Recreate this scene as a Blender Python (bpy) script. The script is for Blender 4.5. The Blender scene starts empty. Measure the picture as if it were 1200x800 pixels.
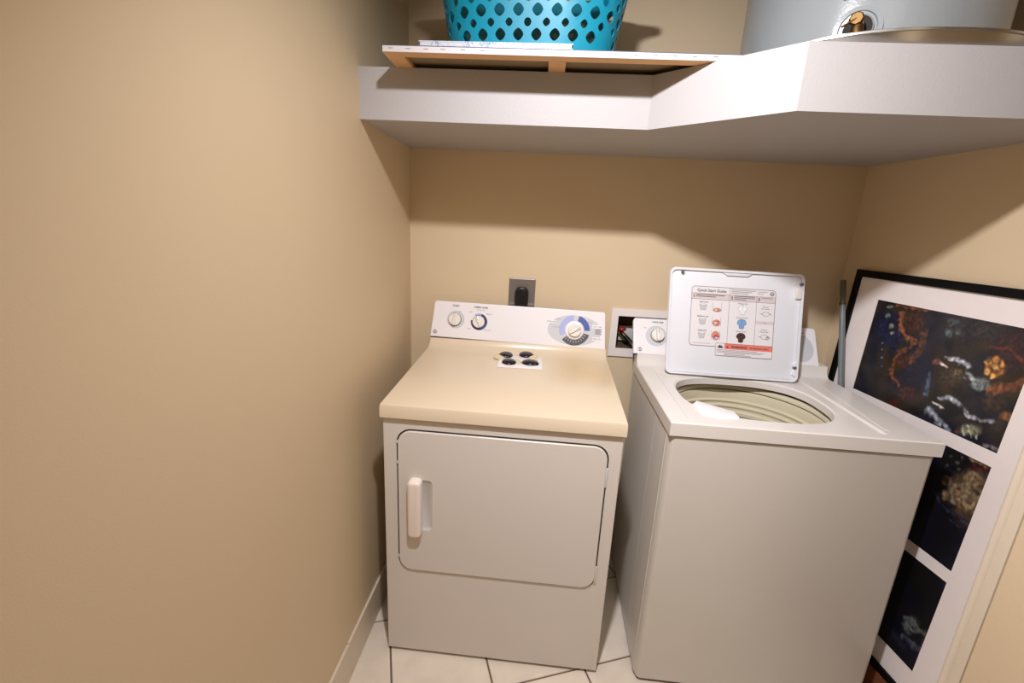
import bpy, bmesh, math, random
from mathutils import Matrix, Vector
random.seed(4)
C = bpy.context.scene.collection
PI = math.pi

# ---------------------------------------------------------------- camera
def set_camera():
    cd = bpy.data.cameras.new('camera'); co = bpy.data.objects.new('camera', cd); C.objects.link(co)
    cd.sensor_width = 36.0; cd.lens = 528.18 / 1200 * 36.0; cd.clip_start = 0.02
    r = Vector((0.99639161, 0.06985818, 0.04820371)); u = Vector((-0.06411062, 0.24728688, 0.96681902)); f = Vector((-0.05562007, 0.96642073, -0.25087323))
    M = Matrix((r, u, -f)).transposed().to_4x4(); M.translation = (0.5142, -1.7558, 1.3734)
    co.matrix_world = M
    bpy.context.scene.camera = co
set_camera()

# ---------------------------------------------------------------- light and exposure
sc = bpy.context.scene
sc.view_settings.view_transform = 'Standard'; sc.view_settings.look = 'None'
sc.view_settings.gamma = 1; sc.view_settings.use_curve_mapping = False
sc.view_settings.exposure = 0.13
w = bpy.data.worlds.new('world'); sc.world = w; w.use_nodes = True
w.node_tree.nodes['Background'].inputs[0].default_value = (1.0, 0.93, 0.84, 1)
w.node_tree.nodes['Background'].inputs[1].default_value = 0.03
def lamp(name, kind, loc, power, color, **k):
    d = bpy.data.lights.new(name, kind); o = bpy.data.objects.new(name, d); C.objects.link(o)
    o.location = loc; d.energy = power; d.color = color
    for a, b in k.items(): setattr(d, a, b)
    return o
def aim(o, to):
    d = Vector(to) - o.location; o.rotation_euler = d.to_track_quat('-Z', 'Y').to_euler(); return o
aim(lamp('alcove_lamp', 'AREA', (0.48, -1.33, 2.13), 14.0, (1.0, 0.99, 1.05), shape='DISK', size=0.07, spread=math.radians(135)), (1.10, -0.45, 0.70))
hall = lamp('hall_fill', 'AREA', (0.95, -2.0, 2.38), 3.0, (1.0, 0.985, 1.02), shape='DISK', size=0.7)  # unseen fill light, added to brighten the machine fronts and near left wall

# ---------------------------------------------------------------- materials
def mat(name, col, rough=0.5, metal=0.0, noise=None, bump=None, coat=0.0, spec=None, emit=None):
    """col: sRGB 0-255; noise = (scale, amount); bump = (scale, strength)"""
    m = bpy.data.materials.new(name); m.use_nodes = True; nt = m.node_tree; b = nt.nodes['Principled BSDF']
    lin = [((c / 255 + 0.055) / 1.055) ** 2.4 if c > 10 else c / 255 / 12.92 for c in col]
    b.inputs['Base Color'].default_value = (*lin, 1); b.inputs['Roughness'].default_value = rough; b.inputs['Metallic'].default_value = metal
    b.inputs['Coat Weight'].default_value = coat
    if spec is not None: b.inputs['Specular IOR Level'].default_value = spec
    tc = nt.nodes.new('ShaderNodeTexCoord')
    if noise:
        n = nt.nodes.new('ShaderNodeTexNoise'); n.inputs['Scale'].default_value = noise[0]; n.inputs['Detail'].default_value = 5
        nt.links.new(tc.outputs['Object'], n.inputs['Vector'])
        mx = nt.nodes.new('ShaderNodeMix'); mx.data_type = 'RGBA'; k = noise[1]
        mx.inputs[6].default_value = (*[c * (1 - k) for c in lin], 1); mx.inputs[7].default_value = (*[min(1, c * (1 + k)) for c in lin], 1)
        nt.links.new(n.outputs['Fac'], mx.inputs[0]); nt.links.new(mx.outputs[2], b.inputs['Base Color'])
    if bump:
        n = nt.nodes.new('ShaderNodeTexNoise'); n.inputs['Scale'].default_value = bump[0]; n.inputs['Detail'].default_value = 3
        nt.links.new(tc.outputs['Object'], n.inputs['Vector'])
        bp = nt.nodes.new('ShaderNodeBump'); bp.inputs['Strength'].default_value = bump[1]; bp.inputs['Distance'].default_value = 0.002
        nt.links.new(n.outputs['Fac'], bp.inputs['Height']); nt.links.new(bp.outputs['Normal'], b.inputs['Normal'])
    return m
WALL = mat('wall_paint', (216, 194, 160), 0.55, noise=(3, 0.02), bump=(330, 0.15))
SHELFP = mat('shelf_paint', (177, 173, 171), 0.55, noise=(3, 0.02), bump=(150, 0.2))
CEIL = mat('ceiling_paint', (235, 228, 215), 0.8)
TRIM = mat('trim_paint', (220, 206, 184), 0.45, noise=(6, 0.05))
DOORP = mat('door_paint', (226, 204, 170), 0.45, noise=(3, 0.02), bump=(150, 0.2))
TILE = mat('tile_glaze', (232, 218, 200), 0.3, noise=(14, 0.16), bump=(30, 0.3))
GROUT = mat('grout', (120, 102, 84), 0.9, noise=(60, 0.2))
ENAMEL = mat('white_enamel', (218, 210, 200), 0.32, noise=(4, 0.02), bump=(900, 0.10))
ENAMELW = mat('washer_enamel', (208, 201, 190), 0.32, noise=(4, 0.02), bump=(900, 0.10))
DECKW = mat('deck_enamel', (226, 220, 212), 0.3, noise=(4, 0.02))
LIDW = mat('lid_enamel', (236, 237, 241), 0.35, noise=(5, 0.01))
PLASTIC = mat('white_plastic', (240, 236, 236), 0.28)
SEAM = mat('seam_dark', (40, 34, 28), 0.8)
KNOB = mat('knob_plastic', (236, 230, 220), 0.3)
KNOBLINE = mat('knob_grip', (170, 158, 145), 0.4)
CREAM = mat('handle_plastic', (240, 226, 216), 0.35)
CUP = mat('handle_cup', (206, 204, 200), 0.4)
INK = mat('ink_dark', (58, 50, 56), 0.6)
INKL = mat('ink_grey', (140, 134, 138), 0.6)
GREYP = mat('print_light_grey', (205, 205, 208), 0.4)
LAV = mat('print_lavender', (172, 178, 226), 0.4)
BLUE = mat('print_blue', (74, 96, 168), 0.4)
DGREY = mat('print_dark_grey', (84, 84, 90), 0.4)
NAVY = mat('print_navy', (46, 46, 104), 0.4)
EMB = mat('emblem_metal', (120, 118, 118), 0.35, 0.4)
TUB = mat('tub_plastic', (214, 204, 176), 0.35, noise=(6, 0.03))
TUBIN = mat('basket_enamel', (205, 205, 190), 0.3)
TUBD = mat('tub_gap', (50, 46, 36), 0.7)
LABELP = mat('label_paper', (240, 236, 236), 0.45)
LBAND = mat('label_band', (224, 212, 210), 0.45)
RED = mat('warning_red', (238, 130, 116), 0.45)
MAROON = mat('label_line', (110, 66, 66), 0.5)
LPINK = mat('laundry_pink', (222, 140, 110), 0.5); LPURP = mat('laundry_purple', (110, 90, 140), 0.5); LRED = mat('laundry_red', (180, 70, 60), 0.5)
SHB = mat('shirt_blue', (130, 170, 220), 0.5); SHD = mat('shirt_brown', (72, 48, 38), 0.5); SHW = mat('shirt_white', (250, 250, 250), 0.5)
BLACKR = mat('black_rubber', (14, 14, 15), 0.35)
BLACKF = mat('frame_black', (4, 4, 5), 0.55, spec=0.2)
MATB = mat('mat_board', (244, 234, 230), 0.7, noise=(40, 0.03))
STEELP = mat('outlet_plate', (140, 132, 124), 0.35, 0.5)
SCREW = mat('screw_metal', (170, 160, 150), 0.3, 0.9)
TEAL = mat('teal_plastic', (2, 142, 168), 0.4, noise=(5, 0.03))
WOOD = mat('pine_wood', (228, 178, 124), 0.6, noise=(18, 0.15), bump=(60, 0.3))
CANVB = mat('canvas_back', (150, 130, 100), 0.9, noise=(200, 0.1))
CANVF = mat('canvas_white', (205, 198, 198), 0.7, bump=(400, 0.3))
CANVP = mat('canvas_painted', (70, 74, 90), 0.6)
TANK = mat('heater_grey', (150, 154, 154), 0.22, noise=(3, 0.02), bump=(220, 0.12))
ALU = mat('pan_aluminium', (200, 196, 190), 0.28, 1.0, bump=(18, 0.25))
BRASS = mat('brass', (104, 80, 48), 0.5, 1.0, noise=(60, 0.2))
POLE = mat('pole_grey', (112, 120, 122), 0.35, noise=(6, 0.06))
POLED = mat('pole_end', (96, 92, 76), 0.45)
VRED = mat('valve_red', (150, 26, 22), 0.4)
BOXIN = mat('box_inside', (92, 72, 52), 0.7); BOXF = mat('box_frame', (232, 224, 218), 0.45)
DARKP = mat('piece_dark', (32, 22, 34), 0.25, noise=(60, 0.3)); CREAMP = mat('piece_cream', (220, 206, 164), 0.35, noise=(80, 0.05))
BLOCKW = mat('brown_wood', (120, 68, 40), 0.6, noise=(20, 0.2))

def stained_enamel():                                        # yellowed dryer top with a rust-tinted stain of its own
    m = mat('yellowed_enamel', (224, 206, 178), 0.3, noise=(4, 0.02)); nt = m.node_tree; b = nt.nodes['Principled BSDF']
    src = b.inputs['Base Color'].links[0].from_socket
    geo = nt.nodes.new('ShaderNodeTexCoord'); mp = nt.nodes.new('ShaderNodeMapping'); nt.links.new(geo.outputs['Object'], mp.inputs[0])
    mp.inputs['Location'].default_value = (-0.585 * 5, -0.37 * 5, 0); mp.inputs['Scale'].default_value = (5, 5, 0)
    ns = nt.nodes.new('ShaderNodeTexNoise'); ns.inputs['Scale'].default_value = 3.0; nt.links.new(geo.outputs['Object'], ns.inputs['Vector'])
    ad = nt.nodes.new('ShaderNodeVectorMath'); ad.operation = 'MULTIPLY_ADD'; nt.links.new(ns.outputs['Color'], ad.inputs[0]); ad.inputs[1].default_value = (.9, .9, 0); nt.links.new(mp.outputs[0], ad.inputs[2])
    sb = nt.nodes.new('ShaderNodeVectorMath'); sb.operation = 'SUBTRACT'; nt.links.new(ad.outputs[0], sb.inputs[0]); sb.inputs[1].default_value = (.45, .45, 0)
    ln = nt.nodes.new('ShaderNodeVectorMath'); ln.operation = 'LENGTH'; nt.links.new(sb.outputs[0], ln.inputs[0])
    mr = nt.nodes.new('ShaderNodeMapRange'); nt.links.new(ln.outputs['Value'], mr.inputs[0]); mr.inputs[1].default_value = 0; mr.inputs[2].default_value = .9; mr.inputs[3].default_value = .85; mr.inputs[4].default_value = 0
    mx = nt.nodes.new('ShaderNodeMix'); mx.data_type = 'RGBA'; nt.links.new(mr.outputs[0], mx.inputs[0]); nt.links.new(src, mx.inputs[6]); mx.inputs[7].default_value = (.68, .47, .24, 1)
    nt.links.new(mx.outputs[2], b.inputs['Base Color'])
    return m
TOPD = stained_enamel()

def marble():
    m = mat('marbled_paper', (232, 234, 238), 0.5); nt = m.node_tree; b = nt.nodes['Principled BSDF']
    tc = nt.nodes.new('ShaderNodeTexCoord'); n = nt.nodes.new('ShaderNodeTexNoise'); n.inputs['Scale'].default_value = 22; n.inputs['Detail'].default_value = 8; n.inputs['Distortion'].default_value = 2.5
    nt.links.new(tc.outputs['Object'], n.inputs['Vector'])
    r = nt.nodes.new('ShaderNodeValToRGB'); r.color_ramp.elements[0].position = .46; r.color_ramp.elements[0].color = (.5, .52, .56, 1); r.color_ramp.elements[1].position = .5; r.color_ramp.elements[1].color = (.16, .26, .42, 1)
    e = r.color_ramp.elements.new(.54); e.color = (.52, .53, .56, 1)
    nt.links.new(n.outputs['Fac'], r.inputs[0]); nt.links.new(r.outputs[0], b.inputs['Base Color'])
    return m
MARB = marble()

# ---------------------------------------------------------------- helpers
def tag(o, label=None, cat=None, group=None, kind=None):
    for k, v in (('label', label), ('category', cat), ('group', group), ('kind', kind)):
        if v: o[k] = v
    return o
def thing(name, label, cat, M=None, group=None):
    o = bpy.data.objects.new(name, None); C.objects.link(o); o.empty_display_size = .05
    if M is not None: o.matrix_world = M
    bpy.context.view_layer.update()
    return tag(o, label, cat, group)
def T(x, y, z, rz=0.0): return Matrix.Translation((x, y, z)) @ Matrix.Rotation(rz, 4, 'Z')
def frame(o, u, v, n=None):
    u = Vector(u); v = Vector(v); n = (u.cross(v)).normalized() if n is None else Vector(n)
    M = Matrix((u, v, n)).transposed().to_4x4(); M.translation = Vector(o)
    return M
class MB:
    """collects shapes given in a frame M (world) and links them as ONE mesh object"""
    def __init__(s): s.v = []; s.f = []; s.mi = []; s.mats = []
    def add(s, verts, faces, mat_, M=None):
        if mat_ not in s.mats: s.mats.append(mat_)
        k = s.mats.index(mat_); b = len(s.v)
        for p in verts:
            p = Vector(p); s.v.append(M @ p if M is not None else p)
        for f in faces: s.f.append([b + i for i in f]); s.mi.append(k)
        return s
    def box(s, x0, x1, y0, y1, z0, z1, m, M=None, r=0.0, seg=2):
        bm = bmesh.new(); bmesh.ops.create_cube(bm, size=1)
        for v in bm.verts: v.co = Vector(((x0 + x1) / 2 + v.co.x * (x1 - x0), (y0 + y1) / 2 + v.co.y * (y1 - y0), (z0 + z1) / 2 + v.co.z * (z1 - z0)))
        if r > 0: bmesh.ops.bevel(bm, geom=bm.edges[:], offset=r, segments=seg, profile=.5, affect='EDGES')
        bm.verts.index_update()
        s.add([v.co.copy() for v in bm.verts], [[v.index for v in f.verts] for f in bm.faces], m, M); bm.free(); return s
    def prism(s, pts, z0, z1, m, M=None, r=0.0, seg=2):
        """polygon pts in xy, extruded z0..z1 (z1 = front); r rounds the front edge"""
        bm = bmesh.new(); vs = [bm.verts.new((x, y, z0)) for x, y in pts]; f = bm.faces.new(vs)
        if f.normal.z > 0 or True:
            bm.normal_update()
        g = bmesh.ops.extrude_face_region(bm, geom=[f]); nv = [e for e in g['geom'] if isinstance(e, bmesh.types.BMVert)]
        for v in nv: v.co.z = z1
        if r > 0:
            ed = [e for e in bm.edges if e.verts[0] in nv and e.verts[1] in nv]
            bmesh.ops.bevel(bm, geom=ed, offset=r, segments=seg, profile=.5, affect='EDGES')
        bmesh.ops.recalc_face_normals(bm, faces=bm.faces[:]); bm.verts.index_update()
        s.add([v.co.copy() for v in bm.verts], [[v.index for v in f.verts] for f in bm.faces], m, M); bm.free(); return s
    def ring(s, outer, inner, z0, z1, m, M=None, zi=None):
        """flat ring between two matched outlines, with depth"""
        n = len(outer); zi = z1 if zi is None else zi
        V = [(x, y, z1) for x, y in outer] + [(x, y, zi) for x, y in inner] + [(x, y, z0) for x, y in outer] + [(x, y, z0) for x, y in inner]
        F = []
        for i in range(n):
            j = (i + 1) % n
            F += [[i, j, n + j, n + i], [2 * n + j, 2 * n + i, 3 * n + i, 3 * n + j], [i, 2 * n + i, 2 * n + j, j], [n + i, n + j, 3 * n + j, 3 * n + i]]
        return s.add(V, F, m, M)
    def lathe(s, prof, m, M=None, n=48, caps=False, a0=0.0, a1=2 * PI):
        V = []; F = []; k = len(prof); full = abs(a1 - a0 - 2 * PI) < 1e-6; c = n if full else n + 1
        for i in range(c):
            a = a0 + (a1 - a0) * i / n
            for r, z in prof: V.append((r * math.cos(a), r * math.sin(a), z))
        for i in range(n):
            j = (i + 1) % c
            for q in range(k - 1): F.append([i * k + q, j * k + q, j * k + q + 1, i * k + q + 1])
        if caps: F.append([i * k for i in range(c)][::-1]); F.append([i * k + k - 1 for i in range(c)])
        return s.add(V, F, m, M)
    def tube(s, path, r, m, M=None, n=12, caps=True):
        P = [Vector(p) for p in path]; rr = r if isinstance(r, (list, tuple)) else [r] * len(P); V = []; F = []
        up = Vector((0, 0, 1)); prev = None
        for i, p in enumerate(P):
            t = (P[min(i + 1, len(P) - 1)] - P[max(i - 1, 0)]).normalized()
            if prev is None: a = t.cross(up if abs(t.z) < .95 else Vector((1, 0, 0))).normalized()
            else: a = (prev - t * prev.dot(t)).normalized()
            prev = a; b = t.cross(a)
            for k in range(n): V.append(p + (a * math.cos(2 * PI * k / n) + b * math.sin(2 * PI * k / n)) * rr[i])
        for i in range(len(P) - 1):
            for k in range(n): F.append([i * n + k, i * n + (k + 1) % n, (i + 1) * n + (k + 1) % n, (i + 1) * n + k])
        if caps: F.append(list(range(n))[::-1]); F.append([(len(P) - 1) * n + k for k in range(n)])
        return s.add(V, F, m, M)
    def ball(s, c, rx, ry, rz, m, M=None, n=20, k=10, zmin=-1):
        prof = []
        L = Matrix.Translation(c) @ Matrix.Diagonal((rx, ry, rz, 1)); M = L if M is None else M @ L
        a0 = math.asin(max(-1, zmin))
        for i in range(k + 1):
            a = a0 + (PI / 2 - a0) * i / k; prof.append((max(1e-4, math.cos(a)), math.sin(a)))
        return s.lathe(prof, m, M, n, caps=True)
    # flat print, drawn in the xy plane of M at height h
    def rect(s, x0, x1, y0, y1, m, M, h=.0004): return s.add([(x0, y0, h), (x1, y0, h), (x1, y1, h), (x0, y1, h)], [[0, 1, 2, 3]], m, M)
    def disc(s, x, y, rx, m, M, ry=None, h=.0004, n=40, ri=0.0, a0=0, a1=360):
        ry = rx if ry is None else ry; V = []; F = []; q = ri / rx
        for i in range(n + 1):
            a = math.radians(a0 + (a1 - a0) * i / n); c_, s_ = math.cos(a), math.sin(a)
            V += [(x + rx * c_, y + ry * s_, h), (x + rx * q * c_, y + ry * q * s_, h)]
        for i in range(n): F.append([2 * i, 2 * i + 2, 2 * i + 3, 2 * i + 1])
        return s.add(V, F, m, M)
    def poly(s, pts, m, M, h=.0004): return s.add([(x, y, h) for x, y in pts], [list(range(len(pts)))], m, M)
    def line(s, pts, w_, m, M, h=.0006, close=False):
        P = [Vector((x, y)) for x, y in pts]
        if close: P.append(P[0])
        for a, b in zip(P[:-1], P[1:]):
            d = (b - a)
            if d.length < 1e-6: continue
            d.normalize(); q = Vector((-d.y, d.x)) * w_ / 2; e = d * w_ / 2
            s.add([(*(a - q - e), h), (*(b - q + e), h), (*(b + q + e), h), (*(a + q - e), h)], [[0, 1, 2, 3]], m, M)
        return s
    def text(s, txt, x, y, size, m, M, h=.0007, align='LEFT', bold=0.0, sx=1.0):
        cu = bpy.data.curves.new('t', 'FONT'); cu.body = txt; cu.size = size; cu.align_x = align; cu.offset = bold; cu.resolution_u = 2
        ob = bpy.data.objects.new('t', cu); C.objects.link(ob); dg = bpy.context.evaluated_depsgraph_get(); dg.update()
        me = bpy.data.meshes.new_from_object(ob.evaluated_get(dg))
        s.add([(x + v.co.x * sx, y + v.co.y, h) for v in me.vertices], [list(p.vertices) for p in me.polygons], m, M)
        bpy.data.objects.remove(ob); bpy.data.curves.remove(cu); bpy.data.meshes.remove(me); return s
    def build(s, name, parent=None, smooth=32, wn=False, origin=None):
        me = bpy.data.meshes.new(name)
        I = parent.matrix_world.inverted() if parent is not None else (Matrix.Translation(-Vector(origin)) if origin else Matrix())
        me.from_pydata([tuple(I @ v) for v in s.v], [], s.f)
        for m_ in s.mats: me.materials.append(m_)
        me.polygons.foreach_set('material_index', s.mi)
        if smooth:
            me.polygons.foreach_set('use_smooth', [True] * len(me.polygons)); me.set_sharp_from_angle(angle=math.radians(smooth))
        me.validate(); me.update()
        o = bpy.data.objects.new(name, me); C.objects.link(o)
        if parent is not None: o.parent = parent
        elif origin: o.location = origin
        if wn:
            md = o.modifiers.new('normals', 'WEIGHTED_NORMAL'); md.keep_sharp = True
        bpy.context.view_layer.update()
        return o
def rrect(x0, x1, y0, y1, r, n=6):
    out = []
    for cx, cy, a in ((x1 - r, y0 + r, -90), (x1 - r, y1 - r, 0), (x0 + r, y1 - r, 90), (x0 + r, y0 + r, 180)):
        for i in range(n + 1):
            t = math.radians(a + 90 * i / n); out.append((cx + r * math.cos(t), cy + r * math.sin(t)))
    return out
# ---------------------------------------------------------------- the setting
ZT, ZB, YA, X1, X2, Y2 = 1.7553, 1.628, -0.4638, 0.7642, 1.0161, -0.6997
def wx(y, z=0): return 1.628 - 0.113 * y                      # the right wall runs slightly out of square
def struct(mb, name, **k): return tag(mb.build(name, **k), kind='structure')
# tiled floor: every tile its own piece, laid at an angle
fl = MB().box(-.1, 2.1, -3.1, .1, -.06, -.004, GROUT); fl = struct(fl, 'floor')
def clip(poly, a, b, c):                                      # keep a*x+b*y<=c
    out = []
    for i, p in enumerate(poly):
        q = poly[(i + 1) % len(poly)]; dp = a * p[0] + b * p[1] - c; dq = a * q[0] + b * q[1] - c
        if dp <= 0: out.append(p)
        if dp * dq < 0:
            t = dp / (dp - dq); out.append((p[0] + (q[0] - p[0]) * t, p[1] + (q[1] - p[1]) * t))
    return out
ca, sa = math.cos(math.radians(20)), math.sin(math.radians(20)); pu, pv, g = .2995, .331, .003
for i in range(-5, 11):
    for j in range(-12, 4):
        u0, v0 = -.113 + i * pu, -.474 + j * pv
        q = [(u0 + g, v0 + g), (u0 + pu - g, v0 + g), (u0 + pu - g, v0 + pv - g), (u0 + g, v0 + pv - g)]
        # u runs along (cos20, sin20); v along (-sin20, cos20)
        P = [(u * ca - v * sa, u * sa + v * ca) for u, v in q]
        for a, b, c in ((-1, 0, -.002), (0, 1, -.002), (1, .113, 1.626), (0, -1, 2.95)): P = clip(P, a, b, c) if P else P
        if len(P) < 3: continue
        ar = abs(sum(P[k][0] * P[(k + 1) % len(P)][1] - P[(k + 1) % len(P)][0] * P[k][1] for k in range(len(P)))) / 2
        if ar < .0005: continue
        MB().prism(P, -.006, 0.0, TILE, r=.0012, seg=1).build('tile', parent=fl)
# walls; the back wall has the opening of the sunk water box
BX0, BX1, BZ0, BZ1 = .822, 1.04, .918, 1.052
wb = MB()
for x0, x1, z0, z1 in ((-.1, BX0, 0, 2.45), (BX1, 1.75, 0, 2.45), (BX0, BX1, 0, BZ0), (BX0, BX1, BZ1, 2.45)): wb.box(x0, x1, 0, .12, z0, z1, WALL)
struct(wb, 'wall_back')
struct(MB().box(-.1, 0, -3.1, 0, 0, 2.45, WALL), 'wall_left')
struct(MB().prism([(wx(0), 0), (wx(0) + .1, 0), (wx(-1.0) + .1, -1.0), (wx(-1.0), -1.0)], 0, 2.45, WALL), 'wall_right')
struct(MB().box(-.1, 2.1, -3.2, -3.1, 0, 2.45, WALL), 'wall_front')
struct(MB().box(-.1, 2.1, -3.2, .12, 2.45, 2.5, CEIL), 'ceiling')
JX = 1.35
struct(MB().box(JX + .04, wx(-1.0) + .1, -1.07, -1.0, 0, 2.45, WALL), 'wall_right_return')
struct(MB().box(JX + .1, JX + .2, -3.1, -1.95, 0, 2.45, WALL).box(JX + .04, JX + .2, -1.95, -1.07, 2.1, 2.45, WALL), 'wall_right_hall')
# door jamb with its rounded edge strip, then the door leaf
jb = MB().box(JX, JX + .04, -1.0325, -1.0, 0, 2.1, TRIM, r=.0015)
jb.tube([(JX + .003, -1.006, 0), (JX + .003, -1.006, 2.1)], .008, TRIM, n=16)
jb.box(JX + .006, JX + .04, -1.07, -1.0325, 0, 2.1, TRIM)
struct(jb, 'trim_1')
d1 = struct(MB().box(JX - .001, JX + .034, -1.93, -1.0355, .008, 2.095, DOORP, r=.002), 'door_1')
for z in (.25, 1.05, 1.85):
    MB().tube([(JX - .002, -1.0345, z - .04), (JX - .002, -1.0345, z + .04)], .004, TRIM).build('hinge', parent=d1)
# baseboard along the left wall: two lengths, butted
bb = MB().box(0.0, .009, -.700, -.002, 0, .128, TRIM, r=.002).box(0.0, .0095, -3.1, -.7015, 0, .127, TRIM, r=.002)
struct(bb, 'baseboard_left', wn=True)
struct(MB().box(.0095, wx(0) - .002, -.009, 0, 0, .128, TRIM, r=.002), 'baseboard_back', wn=True)
# the built-in shelf: boxed, painted, stepping out towards the water heater
XE = wx(Y2)
shp = [(0, YA), (X1, YA), (X2, Y2), (XE, Y2), (wx(0), 0), (0, 0)]
struct(MB().prism(shp, ZB, ZT, SHELFP), 'trim_2', smooth=None)

# ---------------------------------------------------------------- dryer
MD = T(.0865, -.6109, 0, -.0163)
dr = thing('clothes_dryer', 'white front-loading clothes dryer with yellowed stained top, standing against the left wall', 'dryer', MD)
W_ = .686
cab = MB().box(.004, W_ - .004, .012, .56, .012, .834, ENAMEL, MD, r=.004).build('cabinet', dr, wn=True)
for fx in (.03, W_ - .03):
    for fy in (.05, .53): MB().lathe([(.018, 0), (.018, .012)], BLACKR, MD @ T(fx, fy, 0), n=16, caps=True).build('foot', dr)
# worktop, swept profile rising to the console
prof = [(0.0, .833), (0.0, .8655), (.002, .8705), (.007, .8728), (.27, .8868), (.47, .8985), (.495, .903), (.512, .912), (.522, .926), (.5255, .936), (.565, .936), (.565, .833)]
xs = [(0.0, .004), (.0012, .0012), (.004, 0.0), (W_ - .004, 0.0), (W_ - .0012, .0012), (W_, .004)]
V = []; F = []; n_ = len(prof)
for x, dz in xs:
    for k, (y, z) in enumerate(prof):
        tp = max(0, (y - .47)) * .1                            # console end draws in a little
        xx = x + (tp if x < .3 else -tp)
        V.append((xx, y, z - (dz if 1 <= k <= 10 else 0)))
for i in range(len(xs) - 1):
    for k in range(n_):
        F.append([i * n_ + k, i * n_ + (k + 1) % n_, (i + 1) * n_ + (k + 1) % n_, (i + 1) * n_ + k][::-1])
F.append(list(range(n_))); F.append([(len(xs) - 1) * n_ + k for k in range(n_)][::-1])
tag(MB().add(V, F, TOPD, MD).build('worktop', dr, smooth=40), 'yellowed cream worktop with a rust-brown stain near the right')
# control panel
BL, BR, TL, TR = Vector((.0985, -.0835, .9405)), Vector((.7735, -.0945, .9318)), Vector((.1085, -.045, 1.0748)), Vector((.7660, -.055, 1.0696))
def quadpanel(BL, BR, TL, TR, r, thick, m, n=6):
    """a console front: quad with rounded upper corners, leaning back; returns builder and surface frame"""
    u = (BR - BL).normalized(); v = ((TL + TR) / 2 - (BL + BR) / 2); v = (v - u * v.dot(u)).normalized(); M = frame(BL, u, v)
    Q = [M.inverted() @ p for p in (BL, BR, TR, TL)]
    pts = [(Q[0].x, Q[0].y), (Q[1].x, Q[1].y)]
    for (c, s_) in ((Q[2], -1), (Q[3], 1)):
        cx, cy = c.x + s_ * r, c.y - r; a0 = 0 if s_ < 0 else 90
        for i in range(n + 1):
            t = math.radians(a0 + 90 * i / n); pts.append((cx + r * math.cos(t), cy + r * math.sin(t)))
    return MB().prism(pts, -thick, 0, m, M, r=.0035, seg=3), M
pb, MP = quadpanel(BL, BR, TL, TR, .011, .016, PLASTIC)
cp = pb.build('control_panel', dr, wn=True)
MB().box(.003, (BR - BL).length - .003, -.0035, -.0008, -.03, -.0025, SEAM, MP).build('console_seam', dr)
def knob(M, x, y, ang, parent, r=.024, base=None, h=.014, dark=None, lbl='knob'):
    K = M @ T(x, y, 0, math.radians(ang)); b = MB()
    if base: b.lathe([(base, .0005), (base, .004), (base - .003, .007), (r * .9, .008)], PLASTIC, K, n=40)
    z = .007 if base else .0005
    if dark: b.lathe([(r * 1.07, z), (r * 1.07, z + .003), (r * .9, z + .0035)], dark, K, n=40)
    b.lathe([(r, z), (r * .97, z + h * .7), (r * .9, z + h * .8), (.0005, z + h * .8)], KNOB, K, n=40)
    b.box(-r * .22, r * .22, -r * .93, r * .93, z + h * .6, z + h * 1.25, KNOB, K, r=.0018)
    b.box(-r * .22 - .0012, -r * .22, -r * .86, r * .86, z + h * .8, z + h * .95, KNOBLINE, K)
    b.box(-.0009, .0009, r * .25, r * .92, z + h * 1.2, z + h * 1.29, KNOBLINE, K)
    return b.build(lbl, parent, wn=False)
k1, k2, dl = (.0925, .0715), (.186, .0690), (.553, .0655)
knob(MP, *k1, -8, cp, dark=DGREY); knob(MP, *k2, 28, cp, r=.0235, dark=INK); knob(MP, *dl, -60, cp, r=.0255, base=.0355, h=.016)
pr = MB().disc(k1[0] + .003, k1[1], .034, GREYP, MP, h=.0003).disc(k1[0], k1[1], .0275, LABELP, MP, h=.0004)
pr.disc(*k2, .0325, NAVY, MP, ri=.025, a0=-10, a1=75).disc(*k2, .0325, BLUE, MP, ri=.025, a0=-80, a1=-10).disc(*k2, .0325, LAV, MP, ri=.025, a0=75, a1=125).disc(*k2, .0315, NAVY, MP, ri=.026, a0=-150, a1=-80).disc(*k2, .0315, DGREY, MP, ri=.026, a0=170, a1=210)
for (x, y, t) in ((.062, 0, 0),): pass
pr.text('START', k1[0], k1[1] + .050, .0092, INK, MP, align='CENTER', bold=.0002)
pr.text('OFF', k1[0] + .017, k1[1] + .030, .006, INKL, MP, align='CENTER')
pr.text('FABRIC CARE', k2[0] + .004, k2[1] + .053, .0088, INK, MP, align='CENTER', bold=.0002)
pr.text('TEMPERATURE', k2[0] + .004, k2[1] + .044, .005, INKL, MP, align='CENTER')
for (dx, dy, t) in ((-.034, .034, 'HIGH'), (.037, .030, 'MEDIUM'), (-.037, -.031, 'LOW'), (.037, -.031, 'EX LOW')): pr.text(t, k2[0] + dx, k2[1] + dy, .0065, INKL, MP, align='CENTER')
pr.build('printed_lettering', cp, smooth=None)
dp = MB().disc(*dl, .102, GREYP, MP, ry=.057, n=64)
dp.disc(*dl, .058, LAV, MP, h=.0006, ri=.037, a0=97, a1=205).disc(*dl, .058, BLUE, MP, h=.0006, ri=.037, a0=2, a1=75).disc(*dl, .058, DGREY, MP, h=.0006, ri=.037, a0=-140, a1=-14)
dp.rect(dl[0] - .108, dl[0] - .073, dl[1] + .022, dl[1] + .033, LABELP, MP, h=.0007).rect(dl[0] + .066, dl[0] + .106, dl[1] + .013, dl[1] + .026, LABELP, MP, h=.0007).rect(dl[0] + .07, dl[0] + .106, dl[1] - .033, dl[1] - .02, LABELP, MP, h=.0007)
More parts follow.
